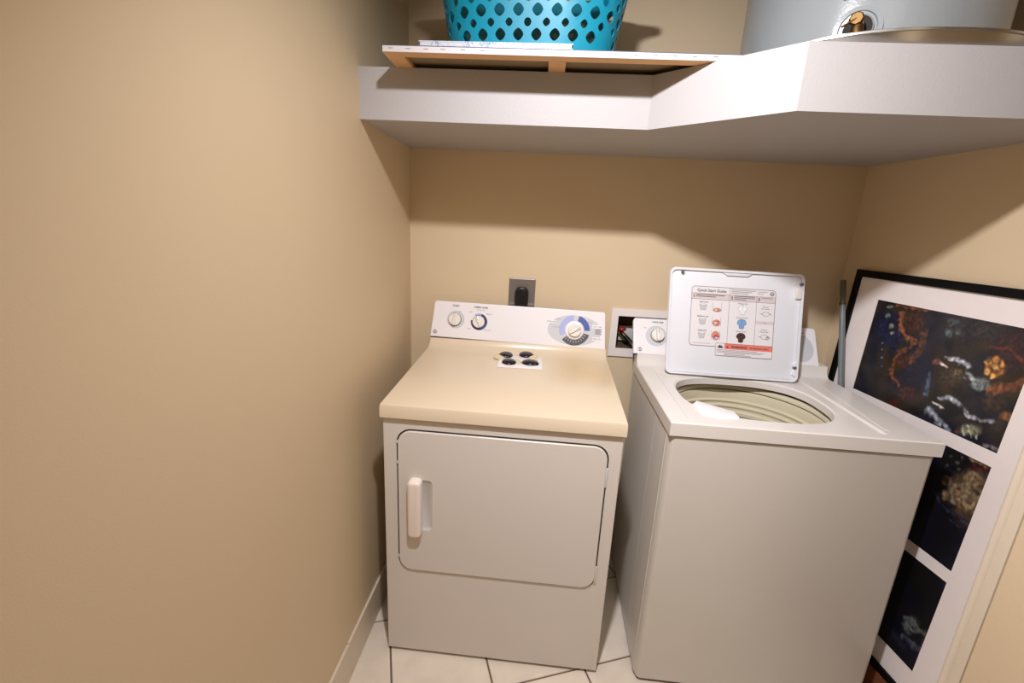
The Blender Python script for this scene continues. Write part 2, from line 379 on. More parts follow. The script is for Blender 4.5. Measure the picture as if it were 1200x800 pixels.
dp.text('TIMED DRY', dl[0] - .107, dl[1] + .025, .0068, INK, MP, h=.0009).text('COTTONS', dl[0] - .083, dl[1] + .006, .0055, INKL, MP, h=.0009).text('LESS DRY', dl[0] - .075, dl[1] + .036, .0052, INKL, MP, h=.0009)
dp.text('EASY CARE', dl[0] + .07, dl[1] + .017, .0062, INK, MP, h=.0009).text('DRY EASY', dl[0] + .044, dl[1] + .032, .0052, INKL, MP, h=.0009).text('TIMED DRY', dl[0] + .07, dl[1] - .029, .0064, INK, MP, h=.0009)
for i, t in enumerate(('60', '50', '40', '30', '20', '10')):
    a = math.radians(-125 + i * 19); dp.text(t, dl[0] + .063 * math.cos(a), dl[1] + .0505 * math.sin(a) * 1.08, .0055, INKL, MP, h=.0009, align='CENTER')
for i in range(9):
    a = math.radians(-132 + i * 13.5); dp.line([(dl[0] + .040 * math.cos(a), dl[1] + .040 * math.sin(a)), (dl[0] + .047 * math.cos(a), dl[1] + .047 * math.sin(a))], .0012, LABELP, MP, h=.0009)
for i in range(5):
    dp.line([(dl[0] + .079, dl[1] + .009 - i * .0042), (dl[0] + .101 - (i % 2) * .006, dl[1] + .009 - i * .0042)], .0024, INKL, MP, h=.0009)
dp.build('dial_print', cp, smooth=None)
def emblem(M, x, y, r, parent):
    b = MB().lathe([(r, .0003), (r, .0012), (r * .82, .0016), (.0003, .0014)], EMB, M @ T(x, y, 0), n=28)
    b.disc(x, y, r * .78, LABELP, M, h=.0018, ri=r * .66)
    b.text('GE', x, y - r * .34, r * .95, LABELP, M, h=.0019, align='CENTER', bold=.0002)
    return b.build('emblem', parent)
emblem(MP, .0185, .0195, .0075, cp)
# door, proud of the cabinet with a dark joint round it, with the sunk grip
MF = frame(MD @ Vector((0, .012, 0)), MD.to_3x3() @ Vector((1, 0, 0)), (0, 0, 1))
DX0, DX1, DZ0, DZ1 = .0485, .6425, .3280, .7935
MB().prism(rrect(DX0 - .0045, DX1 + .0045, DZ0 - .0040, DZ1 + .0045, .043), -.002, .0006, SEAM, MF).build('door_joint', dr)
gx0, gx1, gz0, gz1 = .104, .151, .474, .642
outer = rrect(DX0, DX1, DZ0, DZ1, .040, 8); inner = rrect(gx0, gx1, gz0, gz1, .014, 8)
outs = rrect(DX0 + .002, DX1 - .002, DZ0 + .002, DZ1 - .002, .038, 8)
db = MB().ring(outs, inner, .001, .0062, ENAMEL, MF)
n_ = len(outer); VV = [(x, y, .0062) for x, y in outs] + [(x, y, .0045) for x, y in outer] + [(x, y, .0) for x, y in outer]
db.add(VV, [[i, n_ + i, n_ + (i + 1) % n_, (i + 1) % n_] for i in range(n_)] + [[n_ + i, 2 * n_ + i, 2 * n_ + (i + 1) % n_, n_ + (i + 1) % n_] for i in range(n_)], ENAMEL, MF)
door = db.build('door', dr, smooth=30)
cup = MB(); inn2 = rrect(gx0 + .004, gx1 - .006, gz0 + .006, gz1 - .006, .010, 8)
n_ = len(inner); VV = [(x, y, .0062) for x, y in inner] + [(x, y, .0012) for x, y in inn2]
cup.add(VV, [[i, (i + 1) % n_, n_ + (i + 1) % n_, n_ + i] for i in range(n_)] + [[n_ + i for i in range(n_)]], CUP, MF)
cup.build('handle_cup', door, smooth=50)
hb = MB().prism(rrect(.0815, .1215, .462, .648, .013, 6), .002, .034, CREAM, MF, r=.010, seg=5)
hb.build('handle', door, smooth=50)
for z in (.70, .375):
    MB().box(DX1 - .001, DX1 + .005, z - .03, z + .03, 0, .0045, CUP, MF, r=.001).build('hinge', door)
for z in (.765, .70, .38):
    MB().box(DX0 - .0045, DX0 + .0005, z - .012, z - .004, 0, .0035, CUP, MF).build('spacer', door)

# white card with four two-tone pieces lying on the dryer
SL = math.atan2(.0255, .47)
def on_top(x, y):                                            # point on the sloped dryer top (world x, y)
    q = MD.inverted() @ Vector((x, y, 0)); z = .8728 + (q.y - .007) * (.8868 - .8728) / .263 if q.y < .27 else .8868 + (q.y - .27) * (.8985 - .8868) / .2
    return Vector((x, y, z))
MC = Matrix.Translation(on_top(.382, -.268) + Vector((0, 0, .0006))) @ Matrix.Rotation(.018, 4, 'Z') @ Matrix.Rotation(SL, 4, 'X')
card = MB().box(0, .155, 0, .122, 0, .003, LABELP, MC, r=.0008); card = card.build('card', origin=tuple(MC.translation))
tag(card, 'small white card lying on the yellowed dryer top', 'card')
pieces = ((.379, -.173, .4015, -.150, 'back left, its cream side pointing left', .030, .024, -20),
          (.4425, -.214, .4185, -.222, 'front left, its cream side pointing right', .030, .024, 15),
          (.4995, -.140, .4770, -.134, 'back right, its cream side pointing right', .032, .024, 10),
          (.500, -.192, .4945, -.216, 'front right, its cream side at the back', .036, .022, 0))
for (cx, cy, dx, dy, wh, ra, rb, an) in pieces:
    base = on_top((cx + dx) / 2, (cy + dy) / 2) + Vector((0, 0, .0036))
    p = thing('two_tone_piece', 'glossy black-and-cream oval piece on the white card, ' + wh, 'ornament', Matrix.Translation(base), 'two-tone pieces on the card')
    c = on_top(cx, cy) + Vector((0, 0, .0036)); d = on_top(dx, dy) + Vector((0, 0, .0036))
    MB().ball((0, 0, 0), .021, .024, .006, CREAMP, Matrix.Translation(c) @ Matrix.Rotation(SL, 4, 'X'), zmin=0).build('cream_disc', p)
    b = MB().ball((0, 0, .001), ra * .86, rb * 1.15, .011, DARKP, Matrix.Translation(d) @ Matrix.Rotation(SL, 4, 'X') @ Matrix.Rotation(math.radians(an), 4, 'Z'), zmin=0)
    b.ball((ra * .45, -rb * .35, .001), ra * .42, rb * .6, .009, DARKP, Matrix.Translation(d) @ Matrix.Rotation(SL, 4, 'X') @ Matrix.Rotation(math.radians(an), 4, 'Z'), zmin=0)
    b.build('dark_cap', p)

# ---------------------------------------------------------------- washer
HW = .8876
MW = T(.8823, -.6239, 0, -.0153)
wa = thing('washing_machine', 'white top-loading washing machine standing with its lid up, right of the dryer', 'washing machine', MW)
wc = MB()
V = []                                                      # cabinet with an outer skin: front corners chamfered, a fold seam near the front of its side
co_ = [(.004, .03), (.012, .010), (.020, .006), (W_ - .020, .006), (W_ - .012, .010), (W_ - .004, .03), (W_ - .004, .572), (.004, .572)]
ci_ = [(.009, .03), (.013, .014), (.022, .011), (W_ - .022, .011), (W_ - .013, .014), (W_ - .009, .03), (W_ - .009, .567), (.009, .567)]
cb = MB().ring(co_, ci_, .014, HW - .043, ENAMELW, MW)
cb.build('cabinet', wa, smooth=50)
MB().box(.0015, .0045, .034, .040, .02, HW - .045, ENAMELW, MW).box(.0035, .0048, .17, .172, .02, HW - .045, CUP, MW).build('side_seam', wa)
for fx in (.03, W_ - .03):
    for fy in (.05, .53): MB().lathe([(.02, 0), (.02, .014)], BLACKR, MW @ T(fx, fy, 0), n=16, caps=True).build('foot', wa)
MB().ring([(.007, .010), (W_ - .007, .010), (W_ - .007, .568), (.007, .568)], [(.012, .013), (W_ - .012, .013), (W_ - .012, .563), (.012, .563)], HW - .0435, HW - .0385, SEAM, MW).build('top_joint', wa)
# top deck with the wash opening
def sup(cx, cy, a, b, n, e=2.6):
    out = []
    for i in range(n):
        t = 2 * PI * i / n - PI / 2 - PI / 4; c, s_ = math.cos(t), math.sin(t)
        out.append((cx + a * math.copysign(abs(c) ** (2 / e), c), cy + b * math.copysign(abs(s_) ** (2 / e), s_)))
    return out
NN = 96
iw = MW.inverted() @ Vector((1.1935, -.373, 0))
hole = sup(iw.x, iw.y, .2165, .184, NN)
def match(rect, r, centre):                                  # rounded rectangle sampled by the hole's own angles
    x0, x1, y0, y1 = rect; out = []
    for (hx, hy) in hole:
        a = math.atan2(hy - centre[1], hx - centre[0]); c, s_ = math.cos(a), math.sin(a); t = 1e9
        if c > 1e-9: t = min(t, (x1 - centre[0]) / c)
        if c < -1e-9: t = min(t, (x0 - centre[0]) / c)
        if s_ > 1e-9: t = min(t, (y1 - centre[1]) / s_)
        if s_ < -1e-9: t = min(t, (y0 - centre[1]) / s_)
        out.append((centre[0] + t * c, centre[1] + t * s_))
    for (X, Y) in ((x0, y0), (x1, y0), (x1, y1), (x0, y1)):   # snap nearest sample to the true corner
        k = min(range(len(out)), key=lambda i: (out[i][0] - X) ** 2 + (out[i][1] - Y) ** 2); out[k] = (X, Y)
    return out
ce = (iw.x, iw.y)
R1 = match((.003, W_ - .003, .003, .548), 0, ce); R0 = match((0, W_, 0, .55), 0, ce)
WL = match((.052, .566, .030, .470), 0, ce); WI = match((.058, .560, .037, .462), 0, ce)
H1 = [(ce[0] + (x - ce[0]) * 1.025, ce[1] + (y - ce[1]) * 1.025) for x, y in hole]
layers = [(R0, HW - .039), (R0, HW - .003), (R1, HW), (WL, HW), (WI, HW - .005), (H1, HW - .005), (hole, HW - .009), (hole, HW - .030)]
V = [(x, y, z) for L, z in layers for x, y in L]; F = []
for q in range(len(layers) - 1):
    for i in range(NN):
        j = (i + 1) % NN; F.append([q * NN + i, q * NN + j, (q + 1) * NN + j, (q + 1) * NN + i])
deck = MB().add(V, F, DECKW, MW)
# the deck's rise to the console
prof = [(.548, HW - .039), (.548, HW), (.508 + .0, HW - .0001)]
rise = [(.500, HW - .004), (.500, HW + .0002), (.511, HW + .006), (.519, HW + .018), (.5235, HW + .040), (.575, HW + .040), (.575, HW - .039)]
V = []; F = []
for x in (.0015, W_ - .0015):
    for y, z in rise: V.append((x + (.0 if x < .3 else 0), y, z))
k = len(rise)
for i in range(k): F.append([i, k + i, k + (i + 1) % k, (i + 1) % k])
F.append(list(range(k))); F.append([k + i for i in range(k)][::-1])
deck.add(V, F, DECKW, MW)
deck.build('top_deck', wa, smooth=35)
# moulded ribs beside the opening (bleach well strip)
MB().prism([(.578, .06), (.586, .055), (.624, .452), (.612, .46)], HW - .001, HW + .0012, DECKW, MW).build('moulded_strip', wa)
# tub: ring, dark gap, stepped basket
MT = MW @ T(iw.x, iw.y, HW)
MB().lathe([(.2368, -.040), (.227, -.042), (.2245, -.046), (.2235, -.056), (.230, -.0585)], TUB, MT, n=80).build('tub_ring', wa, smooth=50)
MB().lathe([(.238, -.030), (.238, -.058), (.2365, -.062), (.2365, -.47), (.001, -.47)], TUBD, MT, n=64).build('outer_tub', wa, smooth=50)
bp = [(.2345, -.062), (.230, -.0605), (.224, -.062), (.2215, -.068), (.221, -.094), (.214, -.098), (.214, -.102), (.2185, -.106), (.2185, -.113), (.211, -.117), (.211, -.121), (.216, -.125), (.216, -.134), (.208, -.139), (.208, -.150), (.213, -.158)]
MB().lathe(bp, TUB, MT, n=80).build('balance_ring', wa, smooth=28)
bk = MB().lathe([(.213, -.157), (.213, -.40), (.19, -.425), (.001, -.43)], TUBIN, MT, n=80)
bk.build('wash_basket', wa, smooth=40)
MB().lathe([(.085, -.43), (.075, -.40), (.045, -.38), (.038, -.30), (.033, -.25), (.001, -.245)], PLASTIC, MT, n=40).build('agitator', wa, smooth=45)
# bleach cup at the front left of the opening
MBL = MW.inverted()
dpnt = [MBL @ Vector((*p, 0)) for p in ((1.004, -.449), (1.0865, -.515), (1.0865, -.556), (1.030, -.561), (.990, -.540), (.984, -.48))]
MB().prism([(p.x, p.y) for p in dpnt], HW - .018, HW + .0005, PLASTIC, MW, r=.0012).build('bleach_cup', wa)
MB().ball((MBL @ Vector((1.092, -.545, 0))).to_tuple()[:2] + (HW - .006,), .0035, .0035, .002, BLACKR, MW, n=12, k=5).build('rubber_bumper', wa)
# console
BL, BR, TL, TR = Vector((.8765, -.1005, .9290)), Vector((1.5465, -.1105, .9272)), Vector((.8765, -.031, 1.0515)), Vector((1.5445, -.041, 1.0535))
pb, MQ = quadpanel(BL, BR, TL, TR, .012, .018, PLASTIC)
wp = pb.build('control_panel', wa, wn=True)
MB().box(.003, (BR - BL).length - .003, -.0030, -.0005, -.012, -.0025, SEAM, MQ).build('console_seam', wa)
kk = (.0885, .0745)
knob(MQ, *kk, 2, wp, r=.0245, dark=DGREY, h=.018)
q = MB().disc(kk[0] - .004, kk[1] - .002, .040, GREYP, MQ, h=.0003).disc(kk[0], kk[1], .0275, LABELP, MQ)
q.text('LOAD SIZE', kk[0] + .001, kk[1] + .050, .0085, INK, MQ, align='CENTER', bold=.0002).text('MINI', kk[0] - .046, kk[1] + .026, .0065, INKL, MQ, align='CENTER')
q.build('printed_lettering', wp, smooth=None); q = MB()
q.disc(.612, .062, .042, GREYP, MQ, ry=.050).text('EXTRA RINSE', .60, .119, .0075, INK, MQ, align='CENTER').text('CYCLES', .62, .108, .006, INKL, MQ, align='CENTER')
q.build('dial_print', wp, smooth=None)
knob(MQ, .56, .060, 20, wp, r=.026, base=.035, h=.016)
emblem(MQ, .0235, .0175, .0080, wp)

# lid, standing open; u to the right, v up its length
LBL, LBR, LTL, LTR = Vector((.9755, -.190, .8900)), Vector((1.4274, -.196, .8877)), Vector((.9639, -.125, 1.2584)), Vector((1.4139, -.131, 1.2536))
lu = (LBR - LBL).normalized(); lv = (((LTL - LBL) + (LTR - LBR)) / 2); LVL = lv.length; lv.normalize(); LW = (LBR - LBL).length
ML = frame(LBL, lu, lv)
lp = rrect(0, LW, 0, LVL, .020, 8)
lid = MB().prism(lp, -.0085, 0, LIDW, ML, r=.002, seg=2)
li = rrect(.007, LW - .007, .007, LVL - .008, .016, 8)
# raised rim with a dip for the finger notch at the top
def rimring(b, o, i, h):
    b.ring(o, i, -.001, h, LIDW, ML)
rimring(lid, lp, li, .0075)
lid = lid.build('lid', wa, smooth=35)
# hollow edge line around the inner sheet + grip notch
ln = MB().line(li, .0013, INKL, ML, h=.0012, close=True); ln.build('edge_joint', lid, smooth=None)
MB().prism([(.178, LVL - .010), (.192, LVL - .019), (.262, LVL - .019), (.276, LVL - .010)], .0, .0072, LIDW, ML, r=.001).build('finger_grip', lid)
for (x, y) in ((.042, LVL - .016), (LW - .008, LVL - .034), (LW - .012, .050)):
    MB().lathe([(.0055, 0), (.0055, .009), (.0008, .0095)], EMB, ML @ T(x, y, 0), n=16).build('screw', lid)
MB().box(LW - .027, LW - .007, LVL - .085, LVL - .044, 0, .011, KNOB, ML, r=.003).build('latch_block', lid)
MB().prism([(LW - .007, .018), (LW - .021, .026), (LW - .014, .045), (LW - .019, .062), (LW - .007, .072)], .0, .0072, LIDW, ML, r=.001).build('hinge_cover', lid)
# instruction sheet
lb = MB(); X0, X1_, Y0, Y1 = .078, .362, .105, .312
o = rrect(X0, X1_, Y0, Y1, .012, 6)
lb.poly(o, LABELP, ML, h=.0008); lb.line(o, .0014, MAROON, ML, h=.0012, close=True)
D1, D2, HL, HB = .2073, .2996, .2880, .2680
lb.rect(X0, X1_, HB, HL, LBAND, ML, h=.0010)
for pts in ([(X0, HL), (X1_, HL)], [(X0, HB), (X1_, HB)], [(D1, Y0), (D1, Y1)], [(D2, .11), (D2, HL)]): lb.line(pts, .0009, MAROON, ML, h=.0013)
TX = .0014
lb.text('Quick Start Guide', .096, .2945, .0135, INK, ML, h=TX, bold=.0002)
for i in range(3): lb.line([(.213, .306 - i * .0055), (.293 - i * .012, .306 - i * .0055)], .0018, INKL, ML, h=TX)
for i in range(2): lb.line([(.303, .304 - i * .007), (.333 - i * .012, .304 - i * .007)], .0015, INKL, ML, h=TX)
lb.disc(.350, .2995, .0068, INK, ML, h=TX).disc(.350, .2995, .0048, LBAND, ML, h=TX + .0002).text('GE', .350, .2968, .0062, INK, ML, h=TX + .0004, align='CENTER')
for x, t in ((.083, '1'), (.2125, '2'), (.3035, '3')): lb.text(t, x, .2735, .0135, INK, ML, h=TX, bold=.0005)
for x0, x1 in ((.094, .190), (.094, .160)): lb.line([(x0, .2835 if x1 > .17 else .2775), (x1, .2835 if x1 > .17 else .2775)], .0022, INK, ML, h=TX)
for i in range(3): lb.line([(.224, .2850 - i * .0055), (.292 - (i == 2) * .03, .2850 - i * .0055)], .0020, INK, ML, h=TX)
lb.line([(.315, .2835), (.352, .2835)], .002, INKL, ML, h=TX)
for i, (t, y) in enumerate((('Small Load', .242), ('Medium Load', .1915), ('Large Load', .143))):
    lb.text(t, .120, y + .0145, .0068, INK, ML, h=TX, align='CENTER', bold=.0001)
    lb.poly([(.107, y + .008), (.131, y + .008), (.128, y - .011), (.111, y - .011)], GREYP, ML, h=TX); lb.line([(.107, y + .008), (.131, y + .008), (.128, y - .011), (.111, y - .011)], .0008, INKL, ML, h=TX + .0002, close=True)
    lb.disc(.119, y + .008, .012, LABELP, ML, ry=.003, h=TX + .0003); lb.disc(.119, y + .008, .012, INKL, ML, ry=.003, ri=.0108, h=TX + .0005)
    lb.text('=', .141, y - .002, .007, INKL, ML, h=TX)
    lb.line([(.153, y + .018), (.153, y - .014)], .0008, INKL, ML, h=TX); lb.line([(.182, y + .018), (.182, y - .014)], .0008, INKL, ML, h=TX)
    rr = (.007, .012, .016)[i]; cy = y - .016 + rr
    rnd = random.Random(i)
    lb.disc(.1675, cy, .0138, LPINK, ML, ry=rr, h=TX)
    for q in range(4 + 3 * i):
        a = rnd.uniform(0, 6.28); d = rnd.uniform(0, .7); m_ = (LPURP, LRED, LABELP, LAV)[q % 4]
        lb.disc(.1675 + .0138 * d * math.cos(a), cy + rr * d * math.sin(a), .0035, m_, ML, ry=.0026, h=TX + .0002 + q * .00003, n=10)
lb.line([(.09, .114), (.15, .114)], .0010, INKL, ML, h=TX)
def shirt(x, y, m, edge):
    P = [(-.016, .004), (-.012, .013), (-.005, .017), (.005, .017), (.012, .013), (.016, .004), (.012, -.003), (.009, -.002), (.008, -.014), (0, -.017), (-.008, -.014), (-.009, -.002), (-.012, -.003)]
    P = [(x + a, y + b) for a, b in P]; lb.poly(P, m, ML, h=TX); lb.line(P, .0008, edge, ML, h=TX + .0003, close=True)
    lb.line([(x - .004, y + .017), (x, y + .009), (x + .004, y + .017)], .0008, edge, ML, h=TX + .0003); lb.line([(x, y + .009), (x, y - .016)], .0007, edge, ML, h=TX + .0003)
for t, y, m_, e_ in (('Whites: Hot', .238, SHW, INKL), ('Colors: Warm', .189, SHB, DGREY), ('Darks: Cold', .141, SHD, INK)):
    lb.text(t, .2535, y + .020, .0068, INK, ML, h=TX, align='CENTER'); shirt(.2535, y, m_, e_)
for t1, t2, y in (('Press to', 'Start Water', .246), ('Press to', 'Pause Water', .166)):
    lb.text(t1, .331, y + .006, .0062, INK, ML, h=TX, align='CENTER').text(t2, .331, y - .001, .0058, INK, ML, h=TX, align='CENTER')
    lb.disc(.333, y - .017, .012, INK, ML, ry=.008, ri=.0108, h=TX); lb.line([(.313, y - .017), (.321, y - .017)], .0012, INK, ML, h=TX); lb.line([(.345, y - .013), (.352, y - .020)], .0012, INK, ML, h=TX)
    if y < .2: lb.disc(.343, y - .021, .005, INK, ML, ri=.0038, h=TX + .0002)
lb.rect(D2, X1_, .193, .204, LBAND, ML, h=.0011).text('or', .331, .196, .007, INK, ML, h=TX, align='CENTER')
lb.build('instruction_sheet', lid, smooth=None)
wb_ = MB(); o = rrect(.169, .362, .0745, .118, .004, 4)
wb_.poly(o, LABELP, ML, h=.0018); wb_.line(o, .0010, MAROON, ML, h=.0024, close=True)
wb_.rect(.1995, .3615, .0985, .1175, RED, ML, h=.0021)
wb_.poly([(.205, .1025), (.2145, .1025), (.2098, .1115)], MAROON, ML, h=.0024)
wb_.text('WARNING', .221, .1035, .0115, MAROON, ML, h=.0024, bold=.0005).text('FOR PERSONAL SAFETY', .284, .1045, .0062, MAROON, ML, h=.0024, bold=.0002)
wb_.poly([(.175, .101), (.194, .101), (.196, .105), (.190, .106), (.193, .113), (.187, .108), (.184, .114), (.180, .107), (.176, .111), (.178, .104)], INK, ML, h=.0024)
for i, (a, b) in enumerate(((.174, .31), (.174, .335), (.174, .325), (.20, .27), (.20, .29))): wb_.line([(a, .0950 - i * .0042), (b, .0950 - i * .0042)], .0014, INKL, ML, h=.0024)
wb_.build('warning_sheet', lid, smooth=None)

# ---------------------------------------------------------------- outlet with plug, and the sunk water box
MO = frame((.3905, 0, 1.064), (1, 0, 0), (0, 0, 1))
ol = thing('range_outlet', 'square grey metal outlet plate on the wall above the dryer', 'outlet', Matrix.Translation((.44, -.0005, 1.117)))
MB().prism(rrect(0, .1035, 0, .1085, .003, 3), 0, .006, STEELP, MO, r=.0035, seg=2).build('cover_plate', ol, wn=True)
for x in (.037, .072): MB().lathe([(.003, .006), (.003, .0072), (.0005, .0075)], SCREW, MO @ T(x, .085, 0), n=12).build('screw', ol)
MB().disc(.052, .052, .024, SEAM, MO, h=.0064).build('socket_face', ol)
pg = thing('power_plug', 'black dryer plug pushed into the grey outlet, cord going down', 'plug', Matrix.Translation((.4425, -.007, 1.11)))
pl_ = rrect(-.0265, .0265, -.050, .036, .0255, 8)
MB().prism(pl_, .0072, .036, BLACKR, MO @ T(.052, .044, 0), r=.008, seg=4).build('plug_body', pg, smooth=50)
MB().tube([(.4425, -.022, 1.075), (.4425, -.030, 1.045), (.4425, -.030, 1.00), (.4425, -.028, .93), (.4425, -.0225, .75), (.4425, -.0225, .40)], [.017, .012, .009, .009, .009, .009], BLACKR).build('cord', pg, smooth=60)

bxt = thing('water_supply_box', 'white washer supply box sunk in the wall between the two machines', 'supply box', Matrix.Translation((.93, -.001, .984)))
MX = frame((0, 0, 0), (1, 0, 0), (0, 0, 1))
MB().ring([(.7965, .8870), (1.066, .8870), (1.066, 1.079), (.7965, 1.079)], [(BX0 + .002, BZ0 + .002), (BX1 - .002, BZ0 + .002), (BX1 - .002, BZ1 - .002), (BX0 + .002, BZ1 - .002)], 0.0, .0075, BOXF, MX).build('frame', bxt, smooth=None)
i_ = MB(); a, b, c, d, y1 = BX0 + .0005, BX1 - .0005, BZ0 + .0005, BZ1 - .0005, .085
i_.add([(a, -.001, c), (b, -.001, c), (b, -.001, d), (a, -.001, d), (a, y1, c), (b, y1, c), (b, y1, d), (a, y1, d)], [[0, 1, 5, 4], [1, 2, 6, 5], [2, 3, 7, 6], [3, 0, 4, 7], [4, 5, 6, 7]], BOXIN)
i_.build('inner_box', bxt, smooth=None)
MB().box(.845, .905, .070, .084, .935, .996, CUP, r=.002).build('valve_plate', bxt)
MB().tube([(.853, .079, .972), (.853, .040, .972)], .008, BRASS).tube([(.853, .045, .972), (.868, .035, .958)], .008, BRASS).build('valve', bxt)
MB().ball((.850, .030, .990), .016, .012, .009, VRED).tube([(.852, .038, .975), (.850, .032, .988)], .005, VRED).build('valve_handle', bxt)
hs = MB().tube([(.866, .036, .960), (.882, .020, .945), (.897, -.002, .926), (.908, -.012, .900), (.915, -.012, .86), (.918, -.013, .70), (.918, -.013, .5)], .0095, BLACKR, n=14)
hs = hs.build('supply_hose', origin=(.918, -.013, .5), smooth=60); tag(hs, 'black rubber hose coming from the red valve in the wall box', 'hose')

# ---------------------------------------------------------------- framed picture, leaning along the right wall
PO = Vector((1.6278, -.0749, 1.2805)); pa, plean = .1128, .0348
pe = Vector((math.sin(pa), -math.cos(pa), 0)); pn = Vector((math.cos(pa), math.sin(pa), 0)); pd = Vector((0, 0, -1)) * math.cos(plean) - pn * math.sin(plean)
PK = 1.0097                                                  # picture size factor
MPI = frame(PO, pe * PK, pd * PK, -(pe.cross(pd)) if (pe.cross(pd)).x > 0 else pe.cross(pd))   # x along the wall, y down, z into the room
PW, PH, FB = .70, 1.186, .0235
pic = thing('framed_picture', 'large black-framed picture with three dark prints in a white mat, leaning at the right wall', 'picture', Matrix.Translation(PO + pd * PH * PK))
def bar(x0, x1, y0, y1): return MB().box(x0, x1, y0, y1, -.006, .009, BLACKF, MPI, r=.0015)
for q in ((0, PW, 0, FB), (0, PW, PH - FB, PH), (0, FB, FB, PH - FB), (PW - FB, PW, FB, PH - FB)): bar(*q).build('frame_bar', pic)
S1, S2 = .111, .5725; TT = (.089, .3992, .4369, .7477, .7832, 1.089)
mt = MB(); zf = .0015
rows = [(FB, TT[0]), (TT[1], TT[2]), (TT[3], TT[4]), (TT[5], PH - FB)]
for a, b in rows: mt.box(FB, PW - FB, a, b, -.001, zf, MATB, MPI)
for a, b in ((TT[0], TT[1]), (TT[2], TT[3]), (TT[4], TT[5])):
    mt.box(FB, S1, a, b, -.001, zf, MATB, MPI).box(S2, PW - FB, a, b, -.001, zf, MATB, MPI)
mt.build('mat_board', pic, smooth=None)
def print_mat():
    m = bpy.data.materials.new('printed_picture'); m.use_nodes = True; nt = m.node_tree; b = nt.nodes['Principled BSDF']
    a = nt.nodes.new('ShaderNodeVertexColor'); a.layer_name = 'ink'; nt.links.new(a.outputs[0], b.inputs['Base Color']); b.inputs['Roughness'].default_value = .35
    return m
PRINT = print_mat()
def painting(y0, y1, bg, blobs, seed):
    step = .0022; nx = int((S2 - S1) / step); ny = int((y1 - y0) / step); V = []; F = []; col = []
    from mathutils import noise
    def lin(c): return (c / 255 / 12.92) if c <= 10 else ((c / 255 + .055) / 1.055) ** 2.4
    for j in range(ny + 1):
        for i in range(nx + 1):
            x = S1 + (S2 - S1) * i / nx; y = y0 + (y1 - y0) * j / ny; V.append((x, y, 0.0))
            nz = noise.noise(Vector((x * 30, y * 30, seed))); nz2 = noise.noise(Vector((x * 90, y * 90, seed + 5)))
            px, py = x + nz2 * .004 + nz * .003, y + nz * .004 - nz2 * .003
            n3 = noise.noise(Vector((x * 11, y * 11, seed + 9))); n4 = noise.noise(Vector((x * 160, y * 110, seed + 2))); c = [max(3, bg[0] * (1.2 + .8 * nz + 1.3 * n3 + .4 * n4)), max(3, bg[1] * (1.15 + .7 * nz + .7 * n3 + .4 * n4)), max(3, bg[2] * (1.1 + .6 * nz - .9 * n3 + .4 * n4))]
            for B in blobs:
                if B[0] == 'e':
                    _, cx, cy, ax, ay, bx, by, cc = B; dx, dy = px - cx, py - cy; dt = ax * by - ay * bx
                    if abs(dx) > .2 or abs(dy) > .2: continue
                    u = (dx * by - dy * bx) / dt; v = (-dx * ay + dy * ax) / dt; d = 1.08 - math.sqrt(u * u + v * v) * (1 + .35 * nz); sft = .45
                else:
                    _, P, wd, cc = B; d = 1e9
                    for (x0_, y0_), (x1_, y1_) in zip(P[:-1], P[1:]):
                        ex, ey = x1_ - x0_, y1_ - y0_; t = max(0, min(1, ((px - x0_) * ex + (py - y0_) * ey) / (ex * ex + ey * ey + 1e-12)))
                        d = min(d, math.hypot(px - x0_ - ex * t, py - y0_ - ey * t))
                    d = 1 - d / (wd * (1.35 + .9 * nz2 + .5 * nz)); sft = .6
                if d <= 0: continue
                k = min(1, d / sft); k *= .92; sh = 1 + .5 * nz2 + .3 * nz + .4 * n4
                c = [c[q] * (1 - k) + cc[q] * sh * k for q in range(3)]
            col += [lin(max(0, min(255, q))) for q in c] + [1.0]
    for j in range(ny):
        for i in range(nx):
            a = j * (nx + 1) + i; F.append([a, a + 1, a + nx + 2, a + nx + 1])
    b = MB().add(V, F, PRINT, MPI).build('art_print', pic, smooth=None)
    at = b.data.color_attributes.new('ink', 'FLOAT_COLOR', 'POINT'); at.data.foreach_set('color', col)
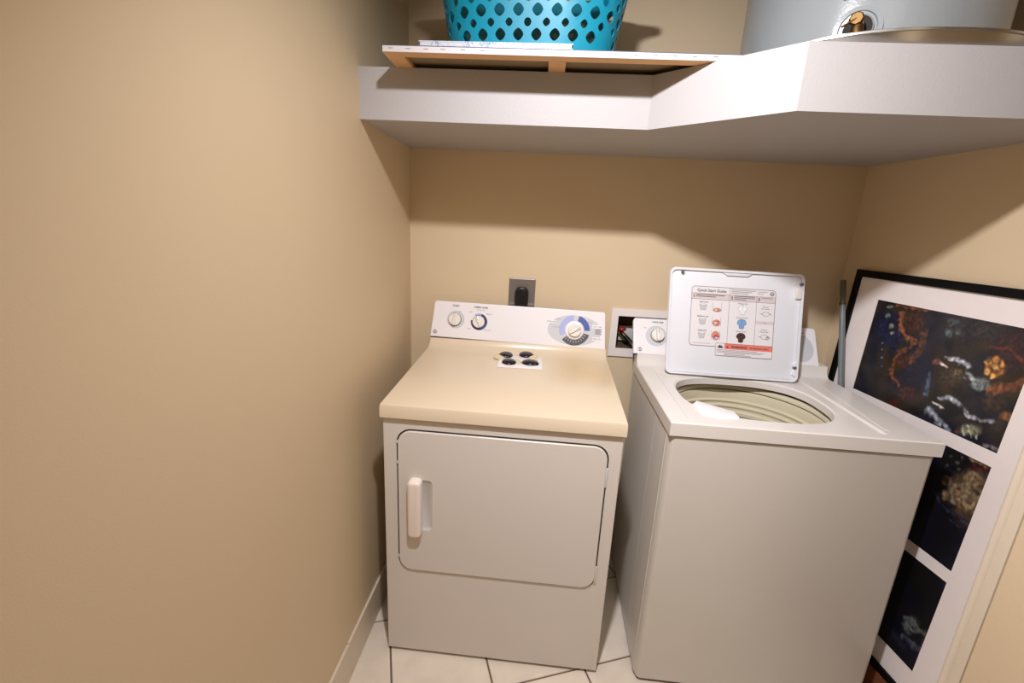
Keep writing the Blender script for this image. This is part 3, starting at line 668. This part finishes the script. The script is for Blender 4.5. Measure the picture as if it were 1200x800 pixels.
PAINT_A = [('e', 0.1881, 0.1761, 0.0637, -0.0151, 0.0229, 0.0669, (22, 28, 58)), ('e', 0.3005, 0.2777, 0.04, -0.0134, 0.0159, 0.0471, (28, 24, 40)), ('e', 0.4233, 0.1129, 0.0797, -0.0183, 0.0137, 0.0419, (42, 40, 42)), ('e', 0.5254, 0.1451, 0.0426, -0.0121, 0.0166, 0.0514, (52, 30, 28)), ('e', 0.1617, 0.1047, 0.0126, -0.0023, 0.0023, 0.0068, (120, 128, 104)), ('e', 0.1626, 0.1317, 0.0116, -0.0024, 0.0023, 0.0068, (110, 120, 110)), ('e', 0.1843, 0.1588, 0.0095, -0.0021, 0.0026, 0.0076, (150, 150, 120)), ('e', 0.1952, 0.1816, 0.0084, -0.002, 0.002, 0.0059, (140, 140, 120)), ('e', 0.2567, 0.1341, 0.04, -0.0087, 0.0121, 0.0358, (66, 38, 26)), ('s', [(0.2098, 0.1161), (0.2124, 0.1525), (0.2415, 0.181), (0.2791, 0.187)], 0.008, (132, 78, 48)), ('s', [(0.1809, 0.095), (0.2384, 0.0933), (0.2915, 0.0918)], 0.0037, (120, 70, 35)), ('s', [(0.2791, 0.187), (0.2643, 0.2118), (0.2379, 0.2334), (0.2269, 0.2657), (0.2355, 0.3088), (0.2659, 0.3301)], 0.0068, (112, 64, 42)), ('e', 0.2626, 0.2546, 0.0273, -0.0084, 0.0077, 0.0226, (70, 36, 26)), ('s', [(0.298, 0.1501), (0.3014, 0.1998), (0.2857, 0.2475)], 0.0098, (84, 52, 38)), ('e', 0.2997, 0.3445, 0.0327, -0.0127, 0.0081, 0.0238, (66, 34, 34)), ('e', 0.2693, 0.384, 0.0157, -0.0064, 0.0033, 0.0098, (90, 24, 18)), ('e', 0.3669, 0.1102, 0.0213, -0.0047, 0.0034, 0.0102, (72, 78, 82)), ('e', 0.3657, 0.142, 0.013, -0.0031, 0.0049, 0.0147, (70, 80, 84)), ('e', 0.3895, 0.1323, 0.0097, -0.0023, 0.0033, 0.0101, (84, 96, 96)), ('e', 0.4146, 0.1301, 0.0237, -0.0057, 0.0116, 0.0353, (36, 36, 38)), ('e', 0.3733, 0.172, 0.0129, -0.0035, 0.0044, 0.0132, (14, 14, 16)), ('s', [(0.384, 0.209), (0.41, 0.2059), (0.4414, 0.2117)], 0.0075, (176, 180, 190)), ('e', 0.3571, 0.2254, 0.0134, -0.0041, 0.003, 0.009, (120, 70, 60)), ('s', [(0.3695, 0.2257), (0.3896, 0.2331)], 0.0039, (205, 195, 190)), ('e', 0.4102, 0.2529, 0.0388, -0.0135, 0.0083, 0.0252, (64, 52, 40)), ('e', 0.4203, 0.2374, 0.0135, -0.0045, 0.0033, 0.01, (112, 92, 60)), ('s', [(0.3482, 0.2617), (0.3545, 0.2933), (0.3609, 0.3251)], 0.0048, (66, 84, 104)), ('e', 0.4811, 0.2473, 0.0252, -0.0092, 0.0054, 0.0163, (138, 148, 146)), ('s', [(0.4503, 0.239), (0.4781, 0.2484), (0.5066, 0.253)], 0.007, (140, 150, 148)), ('e', 0.5021, 0.1989, 0.0252, -0.0082, 0.0103, 0.0318, (120, 76, 36)), ('e', 0.4829, 0.1903, 0.0084, -0.0027, 0.003, 0.0094, (205, 150, 80)), ('e', 0.4979, 0.176, 0.0088, -0.0026, 0.0028, 0.0087, (190, 130, 66)), ('e', 0.5141, 0.1827, 0.0068, -0.0022, 0.0029, 0.0091, (196, 138, 70)), ('e', 0.4893, 0.2142, 0.0084, -0.0028, 0.0031, 0.0095, (212, 158, 86)), ('e', 0.5014, 0.1969, 0.0082, -0.0026, 0.0031, 0.0093, (214, 160, 92)), ('e', 0.5164, 0.2037, 0.0074, -0.0025, 0.0028, 0.0085, (180, 116, 56)), ('e', 0.5058, 0.2205, 0.0093, -0.0032, 0.0026, 0.008, (206, 148, 80)), ('s', [(0.5112, 0.2572), (0.5424, 0.2358), (0.5714, 0.2145)], 0.0112, (112, 66, 40)), ('s', [(0.4829, 0.1497), (0.5131, 0.145), (0.5552, 0.1642)], 0.0046, (96, 40, 34)), ('e', 0.4931, 0.0828, 0.0337, -0.0074, 0.0055, 0.017, (46, 38, 42)), ('s', [(0.3925, 0.3194), (0.4217, 0.3111), (0.455, 0.32), (0.4736, 0.332)], 0.007, (170, 176, 186)), ('s', [(0.3785, 0.365), (0.4126, 0.3798), (0.4452, 0.3938)], 0.0088, (150, 156, 166)), ('s', [(0.3821, 0.3379), (0.4174, 0.3458)], 0.0028, (210, 205, 196)), ('e', 0.4432, 0.3412, 0.0299, -0.0129, 0.008, 0.0242, (10, 10, 12)), ('s', [(0.4833, 0.3396), (0.5099, 0.3354), (0.5377, 0.3288)], 0.0056, (160, 160, 168)), ('e', 0.5154, 0.3523, 0.0175, -0.0083, 0.0031, 0.0094, (30, 20, 20)), ('e', 0.4941, 0.3727, 0.0277, -0.0134, 0.0054, 0.0165, (128, 128, 104)), ('s', [(0.4748, 0.3691), (0.4894, 0.391)], 0.0022, (170, 170, 140)), ('s', [(0.4912, 0.3637), (0.5051, 0.3888)], 0.0021, (176, 176, 150)), ('s', [(0.5085, 0.3626), (0.5197, 0.3822)], 0.002, (160, 160, 132)), ('e', 0.526, 0.2827, 0.0289, -0.0119, 0.0082, 0.0251, (58, 44, 34)), ('e', 0.5615, 0.3046, 0.0159, -0.0072, 0.0046, 0.0141, (122, 78, 44)), ('e', 0.5771, 0.2688, 0.0103, -0.0043, 0.0069, 0.0214, (18, 16, 18)), ('s', [(0.5416, 0.3913), (0.5672, 0.39)], 0.0047, (112, 104, 108)), ('e', 0.4694, 0.3863, 0.0089, -0.0044, 0.0023, 0.007, (110, 64, 56)), ('e', 0.1721, 0.2214, 0.003, -0.0007, 0.0009, 0.0026, (130, 140, 170)), ('e', 0.1775, 0.2433, 0.0029, -0.0008, 0.0009, 0.0026, (110, 120, 150)), ('e', 0.1882, 0.2683, 0.0029, -0.0009, 0.0009, 0.0025, (110, 120, 150)), ('e', 0.1931, 0.2949, 0.0029, -0.0009, 0.0009, 0.0026, (110, 120, 150))]
PAINT_B = [('e', 0.5493, 0.5326, 0.0615, -0.0408, 0.0253, 0.0774, (92, 72, 48)), ('e', 0.5167, 0.669, 0.0419, -0.0323, 0.0323, 0.0971, (9, 9, 20)), ('e', 0.5432, 0.4895, 0.0236, -0.0145, 0.0081, 0.0248, (124, 106, 82)), ('e', 0.5441, 0.4872, 0.0164, -0.0101, 0.0053, 0.0162, (104, 86, 64)), ('e', 0.5536, 0.5458, 0.0195, -0.0132, 0.0086, 0.0264, (136, 118, 92)), ('e', 0.5512, 0.5436, 0.0132, -0.0089, 0.0061, 0.0187, (108, 90, 66)), ('e', 0.5219, 0.5431, 0.0233, -0.0154, 0.0089, 0.027, (150, 132, 106)), ('e', 0.5219, 0.5431, 0.0152, -0.01, 0.0057, 0.0174, (84, 64, 44)), ('e', 0.5219, 0.5431, 0.009, -0.006, 0.0034, 0.0103, (118, 98, 72)), ('e', 0.4862, 0.5278, 0.0147, -0.0092, 0.0048, 0.0146, (112, 94, 68)), ('e', 0.4854, 0.5282, 0.0082, -0.005, 0.0027, 0.0082, (90, 72, 50)), ('e', 0.4944, 0.5661, 0.0102, -0.0068, 0.0043, 0.013, (110, 90, 66)), ('e', 0.5729, 0.5198, 0.0088, -0.0059, 0.0049, 0.0152, (130, 116, 94)), ('e', 0.4874, 0.4725, 0.0451, -0.0257, 0.0091, 0.0275, (14, 15, 16)), ('e', 0.5497, 0.4488, 0.0256, -0.0149, 0.0045, 0.0138, (72, 32, 34)), ('s', [(0.5193, 0.4413), (0.5587, 0.4408)], 0.0036, (120, 100, 66)), ('e', 0.4961, 0.4675, 0.0065, -0.0037, 0.0016, 0.0049, (70, 76, 70)), ('e', 0.4761, 0.4596, 0.0059, -0.0033, 0.0013, 0.0041, (60, 70, 64)), ('e', 0.502, 0.4491, 0.0049, -0.0028, 0.0015, 0.0047, (80, 84, 76)), ('e', 0.4741, 0.486, 0.0045, -0.0026, 0.0016, 0.0049, (56, 62, 60)), ('e', 0.503, 0.4807, 0.0057, -0.0033, 0.0011, 0.0032, (78, 82, 76)), ('s', [(0.4608, 0.5709), (0.4923, 0.5955), (0.5483, 0.6053), (0.5759, 0.6138)], 0.0036, (38, 40, 60)), ('s', [(0.5275, 0.6206), (0.5535, 0.6211)], 0.0022, (60, 66, 90))]
PAINT_C = [('e', 0.5266, 0.9737, 0.0208, -0.0222, 0.0096, 0.0286, (92, 98, 94)), ('s', [(0.5093, 0.969), (0.558, 0.9626), (0.5727, 0.9632)], 0.008, (84, 90, 88)), ('s', [(0.519, 1.0225), (0.5574, 1.0199), (0.578, 1.0077)], 0.0092, (60, 62, 76)), ('e', 0.5496, 0.9967, 0.013, -0.0145, 0.0045, 0.0133, (8, 8, 12)), ('s', [(0.5256, 0.9862), (0.5476, 0.9909)], 0.0025, (8, 8, 12)), ('e', 0.5703, 0.9848, 0.007, -0.0078, 0.0055, 0.0163, (46, 48, 66)), ('s', [(0.485, 1.042), (0.5246, 1.0456)], 0.0117, (30, 30, 44)), ('e', 0.5718, 0.8078, 0.0094, -0.009, 0.009, 0.027, (22, 24, 44))]
painting(TT[0], TT[1], (27, 24, 27), PAINT_A, 1); painting(TT[2], TT[3], (11, 11, 24), PAINT_B, 2); painting(TT[4], TT[5], (9, 9, 18), PAINT_C, 3)
bz = (PO + pd * PH * PK).z
q0 = PO + pd * PH * PK
pts = [(q0.x - .012, q0.y), (q0.x + .05, q0.y + .004), (q0.x + .05 + .065, q0.y - .58), (q0.x - .012 + .065, q0.y - .58)]
bw = MB().prism(pts, 0, bz - .0015, BLOCKW).build('wooden_beam', origin=(q0.x, q0.y - .3, 0)); tag(bw, 'brown wooden block on the floor under the black picture frame', 'block')

# pole standing between the washer and the picture
A_ = Vector((1.579, -.48, 0)); B_ = Vector((1.5905, -.062, 1.2375))
dv = (B_ - A_)
pt = thing('pole', 'grey metal pole standing between the washing machine and the framed picture', 'pole', Matrix.Translation(A_))
MB().tube([A_ + dv * t for t in (0, .5, .935)], .0092, POLE, n=20).build('shaft', pt, smooth=50)
MB().tube([A_ + dv * .935, A_ + dv * 1.0], .0092, POLED, n=20).build('end_sleeve', pt, smooth=50)
MB().tube([A_ + dv * .932, A_ + dv * .938], .0100, BRASS, n=20).build('collar', pt, smooth=50)

# ---------------------------------------------------------------- on the shelf: canvas, book, basket
cv = thing('stretched_canvas', 'large stretched canvas lying face up on the shelf, its stapled edge overhanging', 'canvas', Matrix.Translation((.52, -.35, ZT)))
CX0, CX1, CY0, CY1, CZ0, CZ1 = .1022, .946, -.572, -.030, ZT + .0004, ZT + .0150
mitre = [((CX0, CY0), (CX1, CY0), (CX1 - .042, CY0 + .032), (CX0 + .042, CY0 + .032)), ((CX1, CY1), (CX0, CY1), (CX0 + .042, CY1 - .042), (CX1 - .042, CY1 - .042)),
         ((CX0, CY1), (CX0, CY0), (CX0 + .042, CY0 + .032), (CX0 + .042, CY1 - .042)), ((CX1, CY0), (CX1, CY1), (CX1 - .042, CY1 - .042), (CX1 - .042, CY0 + .032))]
# the heater stands at the back right: the canvas stops short of it
for k, qd in enumerate(mitre):
    MB().prism([(x + (.0015 if x < .5 else -.0015), y + (.0015 if y < -.3 else -.0015)) for x, y in qd], CZ0, CZ1 - .003, WOOD, r=.0005).build('stretcher_bar', cv)
MB().box(.4985, .5405, CY0 + .032, CY1 - .042, CZ0, CZ1 - .0055, WOOD).build('cross_bar', cv)
MB().box(CX0 + .03, CX1 - .03, CY0 + .03, CY1 - .03, CZ1 - .0030, CZ1 - .0020, CANVB).build('canvas_back', cv)
cl = MB().box(CX0, CX1, CY0, CY0 + .0012, CZ0 + .0004, CZ1, CANVF).box(CX0, CX1, CY1 - .0012, CY1, CZ0 + .0004, CZ1, CANVF).box(CX0, CX0 + .0012, CY0, CY1, CZ0 + .0004, CZ1, CANVF).box(CX1 - .0012, CX1, CY0, CY1, CZ0 + .0004, CZ1, CANVF)
cl.build('canvas_edge', cv)
MB().box(CX0 - .0002, CX1 + .0002, CY0 - .0002, CY1 + .0002, CZ1 - .0012, CZ1 + .0004, CANVP).build('canvas_face', cv)
sx_ = .118
st0 = None
while sx_ < CX1 - .02:
    if st0 is None:
        st0 = MB().box(sx_, sx_ + .011, CY0 - .0007, CY0 + .0002, CZ0 + .0080, CZ0 + .0088, EMB).build('staple', cv)
    else:
        c_ = st0.copy(); C.objects.link(c_); c_.parent = cv; c_.location = (sx_ - .118, 0, random.uniform(-.0006, .0006))
    sx_ += random.uniform(.040, .048)
# marbled book
bk = thing('book', 'thin white book with blue marbled edge lying under the turquoise basket', 'book', Matrix.Translation((.37, -.47, CZ1 + .0006)))
MK = Matrix.Translation((0, 0, CZ1 + .0006)) @ T(.1895, -.566, 0, -.012)
MB().box(0, .364, 0, .25, 0, .0022, MARB, MK).box(0, .364, 0, .25, .0103, .0125, MARB, MK).build('cover', bk)
MB().box(.003, .361, .0006, .247, .0022, .0103, MARB, MK).build('page_block', bk)
# laundry basket
BXC, BYC, BZC = .449, -.302, CZ1 + .0006 + .0127
bs = thing('laundry_basket', 'turquoise plastic laundry basket with diamond holes, standing on the canvas', 'laundry basket', T(BXC, BYC, BZC, -.05))
MBK = bs.matrix_world.copy()
HB_ = .27; NC = 30
def bsec(t, v):                                               # point on the basket side: t in 0..1 round, v height 0..1
    ax, ay = .214 + .050 * v, .165 + .040 * v; a = 2 * PI * t; c, s_ = math.cos(a), math.sin(a); e = 3.4
    x = ax * math.copysign(abs(c) ** (2 / e), c); y = ay * math.copysign(abs(s_) ** (2 / e), s_); return x, y
# arc-length table for even columns
tab = {}
def even(v):
    if v in tab: return tab[v]
    N = 1600; P = [bsec(i / N, v) for i in range(N + 1)]; L = [0]
    for i in range(N): L.append(L[-1] + math.hypot(P[i + 1][0] - P[i][0], P[i + 1][1] - P[i][1]))
    tab[v] = (L, N); return tab[v]
import bisect
def bpt(k, v):
    L, N = even(round(v, 4)); s_ = (k % NC) / NC * L[-1]; i = max(0, min(N - 1, bisect.bisect(L, s_) - 1)); f = (s_ - L[i]) / (L[i + 1] - L[i]); x, y = bsec((i + f) / N, v)
    return x, y, v * HB_
bm_ = MB(); VI = {}; BV = []; BF = []
def vid(k, v):
    key = (round((k % NC) * 64), round(v * 4000))
    if key not in VI: VI[key] = len(BV); BV.append(bpt(k, v))
    return VI[key]
Z0, DZ = .095, .0945                                          # first row of lattice centres and row pitch, as fractions of the height
NR = 8
for r_ in range(NR + 1):
    vc = Z0 + r_ * DZ; big = r_ % 2 == 1
    for k in range(NC // 1):
        kc = k + (.5 if r_ % 2 == 0 else 0)
        lo, hi = vc - DZ, vc + DZ
        cor = [(kc - .5, vc), (kc, lo), (kc + .5, vc), (kc, hi)]
        if r_ == 0: cor[1] = None
        if r_ == NR: cor[3] = None
        # straight edge midpoints keep neighbours welded
        ring = []
        if r_ == 0: seq = [(kc - .5, vc), (kc + .5, vc), (kc, hi)]
        elif r_ == NR: seq = [(kc - .5, vc), (kc, lo), (kc + .5, vc)]
        else: seq = cor
        corner = False
        x_, y_, _z = bpt(kc, vc); corner = abs(x_) > .185 and abs(y_) > .125
        if r_ in (0, NR) or (corner and r_ < 2):
            BF.append([vid(*p) for p in seq]); continue
        sz = .58 if big else .40
        if r_ >= 6: sz = .52 if big else .38
        n_ = 16; hl = []
        for q in range(n_):
            a = 2 * PI * q / n_ + PI; ex = 1.5; c, s_ = math.cos(a), math.sin(a)
            rr = 1 / (abs(c) ** ex + abs(s_) ** ex) ** (1 / ex); hl.append((kc + .5 * sz * rr * c, vc + DZ * .92 * sz * rr * s_))
        # boundary: 4 corners, edges subdivided at the midpoint only through the hole fan
        H_ = [vid(*p) for p in hl]; Q = [vid(*p) for p in cor]
        for q in range(4):
            BF.append([Q[q]] + [Q[(q + 1) % 4]] + [H_[(q * 4 + 4 - z) % 16] for z in range(0, 5)])
# bands below and above the lattice
def band(v0, v1, rows, off0, off1):
    pass
low = Z0; ks = [k + .5 - .5 for k in range(NC)]
for k in range(NC):                                           # lower band down to the base
    BF.append([vid(k, low), vid(k + 1, low), vid(k + 1, .055), vid(k, .055)][::-1]); BF.append([vid(k, .055), vid(k + 1, .055), vid(k + 1, 0.0), vid(k, 0.0)][::-1])
    top = Z0 + NR * DZ; BF.append([vid(k, top), vid(k + 1, top), vid(k + 1, 1.0), vid(k, 1.0)])
sh = MB().add(BV, BF, TEAL, MBK).build('basket_wall', bs, smooth=50)
md = sh.modifiers.new('thick', 'SOLIDIFY'); md.thickness = .0032; md.offset = 0
dg_ = bpy.context.evaluated_depsgraph_get(); me_ = bpy.data.meshes.new_from_object(sh.evaluated_get(dg_)); sh.modifiers.clear(); sh.data = me_
me_.polygons.foreach_set('use_smooth', [True] * len(me_.polygons)); me_.set_sharp_from_angle(angle=math.radians(40))
fl_ = MB().prism([bsec(i / 80, 0.0) for i in range(80)], 0, .003, TEAL, MBK); fl_.build('basket_bottom', bs)
rim = [(*bsec(i / 96, 1.0), HB_) for i in range(97)]
rm = MB()
V = []; F = []
prof_ = [(0, -.012), (.012, -.012), (.015, 0), (.012, .006), (.0, .008), (-.003, 0)]
for x, y, z in rim[:-1]:
    L = math.hypot(x, y); 
    for o_, dz in prof_: V.append((x * (1 + o_ / L), y * (1 + o_ / L), z + dz))
kk_ = len(prof_)
for i in range(96):
    j = (i + 1) % 96
    for q in range(kk_): F.append([i * kk_ + q, j * kk_ + q, j * kk_ + (q + 1) % kk_, i * kk_ + (q + 1) % kk_])
rm.add(V, F, TEAL, MBK).build('rim', bs, smooth=50)
for s_ in (-1, 1):
    hp = [(s_ * (.268 + .045 * math.sin(PI * i / 14)), -.085 + .17 * i / 14, HB_ - .004) for i in range(15)]
    MB().tube(hp, .009, TEAL, MBK).build('handle', bs, smooth=60)

# ---------------------------------------------------------------- water heater in its pan
pn_ = MB().lathe([(.001, .001), (.325, .001), (.330, .006), (.333, .030), (.336, .033), (.3395, .031), (.3395, .027), (.3355, .0265)], ALU, T(1.290, -.358, ZT), n=96)
for i_v, v_ in enumerate(pn_.v):                              # the pan is knocked slightly out of round
    d_ = v_ - Vector((1.290, -.358, 0)); a_ = math.atan2(d_.y, d_.x); e_ = 2.35
    k_ = (abs(math.cos(a_)) ** e_ + abs(math.sin(a_)) ** e_) ** (-1 / e_); pn_.v[i_v] = Vector((1.305 + d_.x * k_, -.358 + d_.y * k_, v_.z))
pn_ = pn_.build('drain_pan', origin=(1.290, -.358, ZT), smooth=50); tag(pn_, 'round shiny aluminium drain pan under the grey water heater', 'pan')
HX, HY, HR = 1.3154, -.336, .2858
wh = thing('water_heater', 'grey cylindrical water heater standing in the metal pan on the shelf', 'water heater', Matrix.Translation((HX, HY, ZT + .004)))
MHt = wh.matrix_world.copy()
MB().lathe([(.001, .012), (HR - .006, .012), (HR, .016), (HR, .66), (HR - .01, .68), (.001, .68)], TANK, MHt, n=96).build('tank', wh, smooth=40)
for a in (60, 180, 300): MB().box(-.02, .02, -.02, .02, 0.0, .013, SEAM, MHt @ Matrix.Rotation(math.radians(a), 4, 'Z') @ Matrix.Translation((.2, 0, 0))).build('foot', wh)
def on_tank(az, z):                                           # frame on the tank skin: az measured from -y towards +x
    n = Vector((math.sin(az), -math.cos(az), 0)); u = Vector((math.cos(az), math.sin(az), 0)); return frame(Vector((HX, HY, z)) + n * HR, u, (0, 0, 1), n)
MV = on_tank(math.radians(-31), 1.822)
MB().lathe([(.046, -.004), (.045, .0015), (.036, .0025), (.034, -.002)], TANK, MV, n=48).build('valve_collar', wh, smooth=50)
MB().disc(0, 0, .027, SEAM, MV, h=.0012).disc(0, 0, .029, BLACKR, MV, h=.0035, ri=.0265, a0=-60, a1=120).build('valve_hole', wh, smooth=None)
vb = MB().tube([(0, 0, -.01), (0, 0, .030)], .010, BRASS, MV, n=20).tube([(0, .004, .022), (0, -.012, .026), (0.004, -.034, .028)], [.011, .013, .0125], BRASS, MV, n=20)
vb.lathe([(.0165, 0), (.0165, .004), (.0145, .006)], BRASS, MV @ Matrix.Translation((.003, -.020, .027)) @ Matrix.Rotation(PI / 2, 4, 'X'), n=24, caps=True)
vb.tube([(0.0035, -.030, .028), (.004, -.0385, .0285)], .0145, BRASS, MV, n=20)
vb = vb.build('drain_valve', wh, smooth=50)
MB().lathe([(.011, 0), (.014, .004), (.011, .008)], BRASS, MV @ Matrix.Translation((-.004, .010, .030)), n=8, caps=True).tube([(-.004, .010, .036), (-.028, -.004, .040)], .0022, BRASS, MV).build('valve_handle', vb)
MN = on_tank(math.radians(-33), 1.885)
MB().box(-.026, .026, 0, .010, -.002, .004, SEAM, MN, r=.001).build('name_plate', wh)
MN = on_tank(math.radians(27), 1.87)
MB().box(.0, .10, -.02, .30, -.024, -.0008, BLACKR, on_tank(math.radians(52), 1.86)).build('side_plate', wh)
